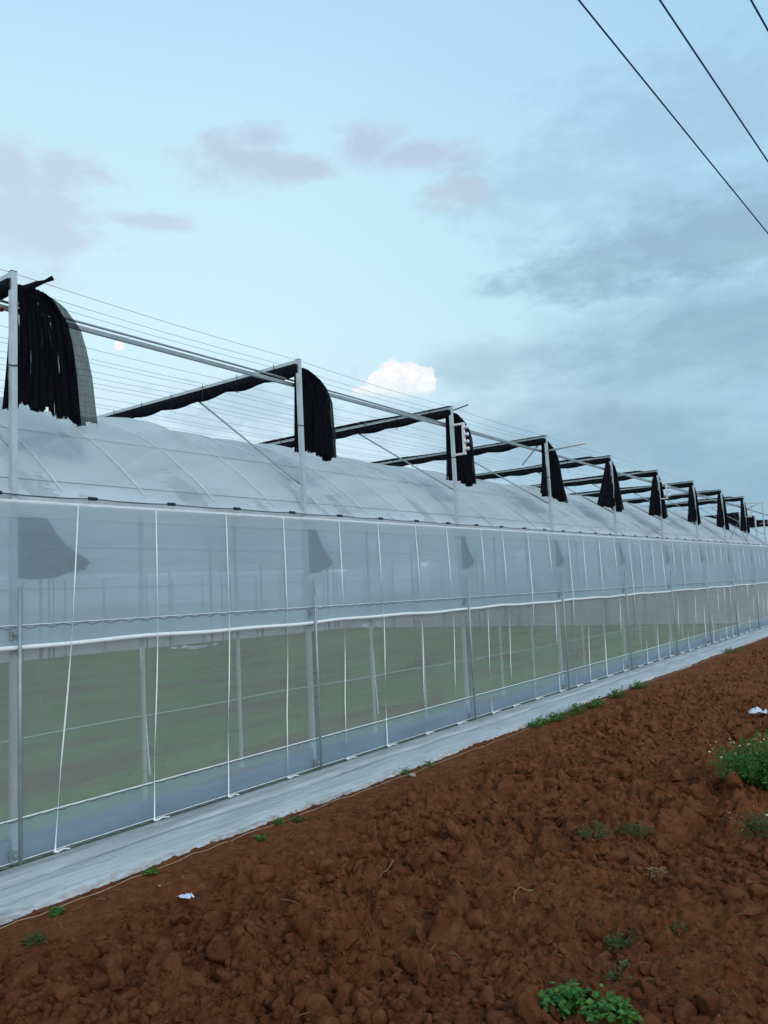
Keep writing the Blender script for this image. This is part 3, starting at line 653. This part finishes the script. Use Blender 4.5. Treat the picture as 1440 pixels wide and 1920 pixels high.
# ------------------------------------------------------------------ shade cloths
SNET = [  # left reach, right reach at the bottom, bottom z, label
 (.05, .68, 3.06, 'big black shade cloth with a see-through grey flap hanging by the leftmost post'),
 (.0, .51, 3.10, 'black shade cloth on the second post from the left, below the white cumulus cloud'),
 (.02, .53, 3.06, 'black shade cloth behind the nearest white bracket of four spools'),
 (.14, .72, 3.04, 'black shade cloth on the nearest post with a long pipe sticking out to the right'),
 (.62, .44, 3.02, 'black shade cloth flaring left of the fifth post from the left'),
 (.46, .40, 3.00, 'black shade cloth on the post with the middle one of the three spool brackets'),
 (.36, .38, 2.98, 'black shade cloth on the first post beyond the middle spool bracket'),
 (.36, .55, 2.96, 'black shade cloth on the eighth post, just before the crossed wires end'),
 (.42, .42, 2.94, 'small far black shade cloth on the post with the last spool bracket')]
for k, (lf, rg, zb, lab) in enumerate(SNET):
    y = Y0+k*BAY; rr = np.random.default_rng(90+k)
    T = empty('shade_net', (-.05, y, 4.0), lab, 'shade net', 'bunched shade nets on the post tops')
    # hanging end: pleated cloth draped over the rail
    nu, nv = 110, 40; U = np.linspace(0, 1, nu); npl = 13; ph = rr.uniform(0, 6, 4)
    Pn = np.zeros((nu, nv, 3)); zt = top(y)-.06
    for j in range(nv):
        v = j/(nv-1)
        right = rg*(np.interp(v, [0, .04, .2, .36, .6, 1], [.48, .60, .80, .87, .94, 1]) if k == 0 else np.interp(v, [0, .05, .14, .3, .6, 1], [.50, .68, .86, 1.0, 1.0, 1]) if k < 3 else np.interp(v, [0, .1, .3, .6, 1], [.2, .5, .68, .78, 1]))
        left = (.0 if k < 4 else -.02)-lf*v**(1.1 if k > 3 else 1.8)
        yy_ = left+(right-left)*U
        zz = (zt-.05*U**3)*(1-v)+v*(zb+np.interp(U, [0, .3, .7, 1], [.04, .05, .0, -.03])+.022*np.sign(np.sin(U*26+ph[3]))+.02*(vnoise(U, U*0, .06, 5)-.5))
        amp = .008+.035*v**.6
        pl = np.sin(U*npl*6.28+ph[0]+1.2*np.sin(U*9+ph[1]+v*1.0))+.5*np.sin(U*npl*2.3*6.28+ph[2])
        pl = pl*np.where(U > .82, .25, 1.0) if k == 0 else pl
        Pn[:, j, 0] = -.085+.04*np.clip(U*2, 0, 1)+amp*pl; Pn[:, j, 1] = y+yy_; Pn[:, j, 2] = zz
    cut = int(nu*(.80 if k == 0 else .92))
    h = MB().grid(Pn[:cut]).build('hanging_end', M_shade, T, smooth=True)
    MB().grid(Pn[cut-1:]*1.0).build('edge_flap', M_shade1, T, smooth=True)
    # inner layer makes the bunch dense but leaves slits
    P3 = Pn[2:cut-4].copy(); P3[:, :, 0] -= .02; P3[:, :, 1] += .012; P3[:, :, 2] += .03*0; P3[:, :, 0] += .03*np.sin(U[2:cut-4]*60+ph[1])[:, None]
    P3[:, :, 2] = P3[:, :, 2]*.97+3.55*.03
    MB().grid(P3).build('inner_fold', M_shade, T, smooth=True)
    # roll tied under the beam
    xsn = np.arange(-.02, -19.2, -.1); ring = 10; R1 = np.zeros((len(xsn), ring+1, 3))
    rad = .034+.012*np.abs(np.sin(xsn*math.pi/.55))+.012*(vnoise(xsn*0, xsn, .4, 95+k)); rad = rad*(1.0 if k < 2 else .85)
    for a in range(ring+1):
        t = 2*math.pi*a/ring
        R1[:, a, 0] = xsn; R1[:, a, 1] = y+.8*rad*math.cos(t)+.01*np.sin(xsn*3); R1[:, a, 2] = top(y)-.038-rad*1.3+rad*1.35*math.sin(t)
    MB().grid(R1).build('beam_roll', M_rolled, T, smooth=True)
    if k >= 2:
        R2 = R1.copy(); amp2 = .034*np.clip(np.sin(xsn*1.15+k*1.7+1.0)+.55, 0, 1)*(xsn < -.35)+.001
        for a in range(ring+1):
            t = 2*math.pi*a/ring
            R2[:, a, 1] = y-.03+.03*math.cos(t); R2[:, a, 2] = top(y)-.004+amp2*.55+amp2*.55*math.sin(t)
        MB().grid(R2).build('upper_fold', M_rolled, T, smooth=True)
    for x in np.arange(-.35, -4.6, -.55): MB().bar((x, y-.03, top(y)-.19), (x, y-.03, top(y)+.012), .006, .004, (1, 0, 0)).build('tie', M_black, T)
    # tip sticking up, tie round the post
    if k in (0, 2): MB().tube([(-.08, y+.1, top(y)-.09), (-.06, y+.2, top(y)-.02), (-.02, y+.24, top(y)-.0), (.03, y+.27, top(y)+.02)] if k == 0 else [(-.06, y+.06, top(y)-.05), (.18, y+.1, top(y)-.0)], [.03, .022, .012, .02] if k == 0 else .008, 6).build('tied_tip', M_rolled, T)
    MB().tube([(-.028+.034*math.cos(t), y+.034*math.sin(t), 3.37+.004*math.sin(3*t)) for t in np.linspace(0, 6.28, 14)], .004, 4).build('tie', M_black, T)
    # flat dark shape just behind the film below the cloth, seen dim
    s = .92 if k == 0 else (.62 if k == 1 else .6)
    outl = [(-.02, 2.33), (.22*s, 2.31), (.30*s, 2.20), (.40*s, 2.10), (.52*s, 2.04), (.60*s, 1.99), (.54*s, 1.93), (.40*s, 1.92), (.30*s, 1.88), (.12*s, 1.87), (-.02, 1.88)]
    tb = MB(); n_ = len(outl); dz_ = gut(y)-gut(Y0)
    V_ = [(-.035, y+.05+a, b+dz_) for a, b in outl]+[(-.062, y+.05+a*.95, b+dz_) for a, b in outl]
    tb.add(V_, [tuple(range(n_))[::-1], tuple(range(n_, 2*n_))]+[(i, (i+1) % n_, n_+(i+1) % n_, n_+i) for i in range(n_)])
    tb.build('inner_shape', M_rolled, T)
for k in range(4):
    y = 33.2+3*k
    T = empty('shade_net', (-1.5, y, 3.9), None, 'shade net', 'far shade nets behind the greenhouse end')
    T['label'] = 'dark shade net roll beyond the greenhouse end, on the '+('nearest', 'second', 'third', 'farthest')[k]+' beam there'
    xsn = np.arange(-1.5, -14, -.2); R1 = np.zeros((len(xsn), 9, 3)); rad = .07+.05*np.abs(np.sin(xsn*1.3+k))
    for a in range(9):
        t = 2*math.pi*a/8; R1[:, a, 0] = xsn; R1[:, a, 1] = y+rad*math.cos(t); R1[:, a, 2] = 3.92+rad*math.sin(t)
    MB().grid(R1).build('beam_roll', M_rolled, T, smooth=True)
rp = onX(3, 579, -.15)
rg_ = MB(); rg_.tube([rp+np.array([0, -.05, -.02]), rp, rp+np.array([0, .03, .02])], [.012, .022, .006], 7)
tag(rg_.build('red_rag', M_red), 'small red rag caught under the top rail at the far left', 'rag')

# ------------------------------------------------------------------ overhead cables and moon
for (p1, p2, lab) in (((1085, 0), (1440, 438), 'lowest of the three overhead cables, the longest one in view'), ((1237, 0), (1440, 303), 'middle of the three overhead cables crossing the top right'), ((1408, 0), (1440, 57), 'short overhead cable clipping the top right corner')):
    a = onZ(*p1, 6.6); b = onZ(*p2, 6.35) if p1[0] < 1300 else onZ(*p2, 6.58)
    d = (b-a)/np.linalg.norm(b-a); pts = [a+d*t+np.array([0, 0, .00022*(t-2)**2]) for t in np.linspace(-30, 60, 60)]
    tag(MB().tube(pts, .0088, 6).build('overhead_cable', M_cable, smooth=True), lab, 'cable', 'overhead cables')
md = ray(223.5, 648); md = md/np.linalg.norm(md)
m_, n = mat('moon_surface')
n.node('ShaderNodeOutputMaterial', inp={0: n.node('ShaderNodeEmission', inp={0: (1, 1, 1, 1), 1: .94}).outputs[0]})
bm = bmesh.new(); bmesh.ops.create_icosphere(bm, subdivisions=4, radius=8.6/F*2500)
me = bpy.data.meshes.new('moon'); bm.to_mesh(me); bm.free(); me.materials.append(m_)
mo = bpy.data.objects.new('moon', me); mo.location = CAM+md*2500; col.objects.link(mo)
tag(mo, 'small pale full moon low in the sky beside the leftmost black net', 'moon')

# ------------------------------------------------------------------ plants
def plant(name, cx, cy, rad, hgt, nst, nleaf, ls, mt, label, cat='weed', group=None, flowers=0, seed=0, stretch=(1, 1), aspect=.5, droop=.2):
    r_ = np.random.default_rng(seed+200); z0 = gh(cx, cy)
    T = empty(name, (cx, cy, z0), label, cat, group); o = np.array([cx, cy, z0]); st = MB(); tips = []
    V, Fc = [], []; nn = 0
    for s in range(nst):
        a = r_.uniform(0, 6.28); q = math.sqrt(r_.random())
        e_ = np.array([math.cos(a)*rad*q*stretch[0], math.sin(a)*rad*q*stretch[1], hgt*(1-.55*q*q)*r_.uniform(.55, 1.05)])
        b0 = np.array([e_[0]*.35, e_[1]*.35, -.02]); mid = b0*.5+e_*.5+np.array([0, 0, hgt*.12])
        st.tube([o+b0, o+mid, o+e_], [.003, .002, .0012], 4); tips.append(o+e_)
        for l in range(nleaf):
            t = r_.uniform(.25, 1.0); p = (b0*(1-t)**2+2*mid*t*(1-t)+e_*t*t)+r_.normal(size=3)*ls*.45
            p[2] = max(p[2], .004)
            d = r_.normal(size=3); d[2] = abs(d[2])*.35-droop; d /= np.linalg.norm(d); sd_ = np.cross(d, r_.normal(size=3)*.5+np.array([0, 0, 1.2])); sd_ /= np.linalg.norm(sd_)
            L = ls*r_.uniform(.6, 1.3); W = L*aspect; nrm = np.cross(sd_, d)
            p = p+o
            V += [p, p+d*L*.45+sd_*W*.5+nrm*L*.06, p+d*L-nrm*L*.08, p+d*L*.45-sd_*W*.5+nrm*L*.06, p+d*L*.5-nrm*L*.03]
            Fc += [(nn, nn+1, nn+4), (nn+1, nn+2, nn+4), (nn+2, nn+3, nn+4), (nn+3, nn, nn+4)]; nn += 5
    st.build('stems', M_stem, T)
    MB().add(V, Fc).build('foliage', mt, T)
    if flowers:
        proto = None
        for f in range(flowers):
            tp = tips[r_.integers(len(tips))]+np.array([r_.normal()*.035, r_.normal()*.035, r_.uniform(.0, .07)])-np.array(T.location)
            if proto is None:
                mb = MB()
                for q in range(6):
                    a = q*math.pi/3; mb.add([(0, 0, 0), (.010*math.cos(a-.35), .010*math.sin(a-.35), .003), (.014*math.cos(a), .014*math.sin(a), .002), (.010*math.cos(a+.35), .010*math.sin(a+.35), .003)], [(0, 1, 2, 3)])
                me_ = mb.build('flower', M_petal); proto = me_; proto.parent = T
                c_ = MB().tube([(0, 0, 0), (0, 0, .005)], .0045, 6).build('flower_centre', M_yellow, proto)
                fo = proto
            else:
                fo = proto.copy(); col.objects.link(fo); fo.parent = T
                cc = c_.copy(); col.objects.link(cc); cc.parent = fo
            fo.location = tp; fo.rotation_euler = (r_.normal()*.6+.5, r_.normal()*.5, r_.uniform(0, 6)); sc_ = r_.uniform(.5, .85); fo.scale = (sc_, sc_, sc_)
    return T
fwc = onG(1438, 1487)
plant('flowering_weed', fwc[0], fwc[1], .42, .43, 190, 38, .030, M_leaf, 'large bushy green weed dotted with tiny white flowers at the right edge', 'weed', flowers=60, seed=1, aspect=.42)
plant('flowering_weed', 3.98, 5.75, .22, .16, 30, 14, .026, M_leafd, 'sparse sprawling weed with a few white flowers, in front of the big flowering bush', 'weed', flowers=10, seed=2)
pa, pb = onG(1060, 1878), onG(1148, 1908)
plant('weed', pa[0], pa[1], .10, .09, 24, 16, .030, M_leaf, 'broad-leaved green weed at the bottom edge, left half of the pair', 'weed', seed=3, aspect=.72)
plant('weed', pb[0], pb[1], .10, .09, 22, 14, .034, M_leaf, 'broad-leaved green weed at the bottom edge, right half of the pair', 'weed', seed=4, aspect=.72)
plant('weed', 3.80, 3.50, .08, .09, 8, 7, .030, M_leafd, 'thin weed with one bright leaf, just behind the pair at the bottom edge', 'weed', seed=5, aspect=.6)
EDGE = [(.98, 8.75, .15, .09, 'low green weed at the near end of the row along the white sheet'), (1.02, 9.15, .20, .12, 'second green weed from the near end of the row along the white sheet'),
        (1.06, 9.75, .22, .15, 'tallest and thickest green weed in the middle of the row along the white sheet'), (1.10, 10.3, .20, .15, 'leafy green weed just beyond the thickest one beside the white sheet'),
        (1.05, 11.3, .20, .12, 'green weed set a little apart after the thick row beside the white sheet'), (1.02, 12.3, .22, .12, 'flat green weed farther along the sheet before the bare stretch'), (1.0, 18.8, .3, .12, 'farthest small green weed by the end of the white sheet')]
for j, (x, y, r_, h_, lab) in enumerate(EDGE): plant('weed', x, y, r_, h_, 32, 12, .030, M_leaf, lab, 'weed', 'weeds growing along the edge of the white sheet', seed=10+j, stretch=(.7, 1.5), aspect=.7)
SM = [(.95, 4.31, .06, .06, 'green seedling at the sheet edge, upper one left of the tufts'), (1.10, 3.98, .05, .04, 'pale seedling between clods left of the sheet-edge seedling'), (.97, 3.17, .045, .045, 'small bright seedling on the cord at the sheet edge'),
      (1.02, 2.50, .04, .04, 'tiny seedling nearest the bottom left corner'), (.89, 6.05, .08, .07, 'green seedling just left of the pale stone'), (.97, 6.35, .06, .06, 'small seedling just behind the pale stone'), (1.02, 4.45, .05, .05, 'dull little seedling right beside the upper sheet-edge seedling')]
for j, (x, y, r_, h_, lab) in enumerate(SM): plant('seedling', x, y, r_, h_, 9, 6, .028, M_leaf if j != 6 else M_leafd, lab, 'seedling', 'seedlings beside the white sheet', seed=30+j, aspect=.75)
TF = [(3.12, 5.02, .12, .11, M_leafd, 'dark green tuft in the middle of the clods, left of the withered one'), (3.30, 5.30, .13, .10, M_leafd, 'withered grey-green tuft between clods right of the dark tuft'), (3.70, 3.84, .09, .08, M_leafd, 'small dark tuft low in the right half of the field'), (3.90, 4.05, .05, .04, M_leafd, 'tiny tuft right of the small dark tuft'),
      (3.55, 4.85, .07, .04, M_straw, 'flattened straw-coloured tuft below the withered one'), (1.25, 2.25, .05, .05, M_leafd, 'small weed at the lower left edge above a dark hollow')]
for j, (x, y, r_, h_, mt, lab) in enumerate(TF): plant('grass_tuft', x, y, r_, h_, 26, 9, .030, mt, lab, 'tuft', seed=50+j, aspect=.28)

# ------------------------------------------------------------------ scraps, stone, twigs, bags
def scrap(px, py, w_, h_, label, seed, mt=M_scrap, name='plastic_scrap', cat='plastic scrap', zup=.03):
    p = onG(px, py, .03); r_ = np.random.default_rng(seed); z = gh(p[0], p[1])+zup if p[0] > .8 else gz(p[1])+.02
    n = 7; P_ = np.zeros((n, n, 3))
    for a in range(n):
        for b in range(n): P_[a, b] = (p[0]+(a/(n-1)-.5)*w_*(1+.25*r_.normal()*(b in (0, n-1))), p[1]+(b/(n-1)-.5)*h_*(1+.3*r_.normal()*(a in (0, n-1))), z+abs(r_.normal())*.22*min(w_, h_)+.015)
    return tag(MB().grid(P_).build(name, mt), label, cat)
scrap(348, 1671, .09, .05, 'torn piece of pale white plastic on a clod at lower left', 1)
scrap(1425, 1336, .22, .16, 'crumpled white plastic piece at the right edge of the field', 2)
scrap(225, 1836, .03, .02, 'tiny white flake on a large clod near the lower left', 3)
def stone(px, py, s, label, mt, name='stone', cat='stone', seed=1):
    p = onG(px, py); V, Fq = rock(3, seed); z = gh(p[0], p[1])
    o = fast_mesh(name, V*np.array([s, s*.8, s*.6]), Fq, mt, False); o.location = (p[0], p[1], z+s*.3); return tag(o, label, cat)
stone(773, 1458, .035, 'pale angular stone beside the seedlings at the white sheet', M_stone, seed=9)
stone(935, 1373, .045, 'pale stone lying on the outer edge of the white sheet', M_stone, seed=12)
stone(300, 1660+0, .012, 'small whitish pebble near the white sheet at lower left', M_stone, seed=14)
def twig(pts, r_, label, seed=0):
    P_ = []
    for px, py in pts: q = onG(px, py, .02); P_.append((q[0], q[1], gh(q[0], q[1])+.03))
    return tag(MB().tube(P_, r_, 5).build('twig', M_straw, smooth=True), label, 'twig')
twig([(708, 1645), (715, 1630), (726, 1625), (738, 1622)], .0035, 'bent pale twig lying on clods in the middle of the field')
twig([(518, 1686), (528, 1678), (542, 1682), (556, 1690)], .0025, 'thin pale twig lying left of the bent one')
twig([(962, 1672), (965, 1660), (975, 1657), (990, 1662), (1000, 1660)], .003, 'yellowish root loop between clods right of centre')
for j, (px, py, s) in enumerate(((325, 1218, .3), (345, 1217, .35), (358, 1219, .4), (378, 1216, .35), (404, 1211, .35), (688, 1180, .7), (718, 1176, .7))):
    p = onG(px, py); V, Fq = rock(2, 300+j); V = V*np.array([s*.6, s*.8, s*.25])
    o = fast_mesh('plastic_bag', V, Fq, M_white, False); o.location = (p[0], p[1], p[2]+s*.15)
    tag(o, ['smallest white bag at the left end of the far row inside the greenhouse', 'second white bag from the left in the far row inside', 'largest white bag in the middle of the far row inside', 'fourth white bag from the left in the far row inside', 'white bag standing apart at the right end of the far row inside', 'white bundle near the far inner corner, left one', 'white bundle near the far inner corner, right one'][j], 'bag', 'white bags on the floor inside the greenhouse')
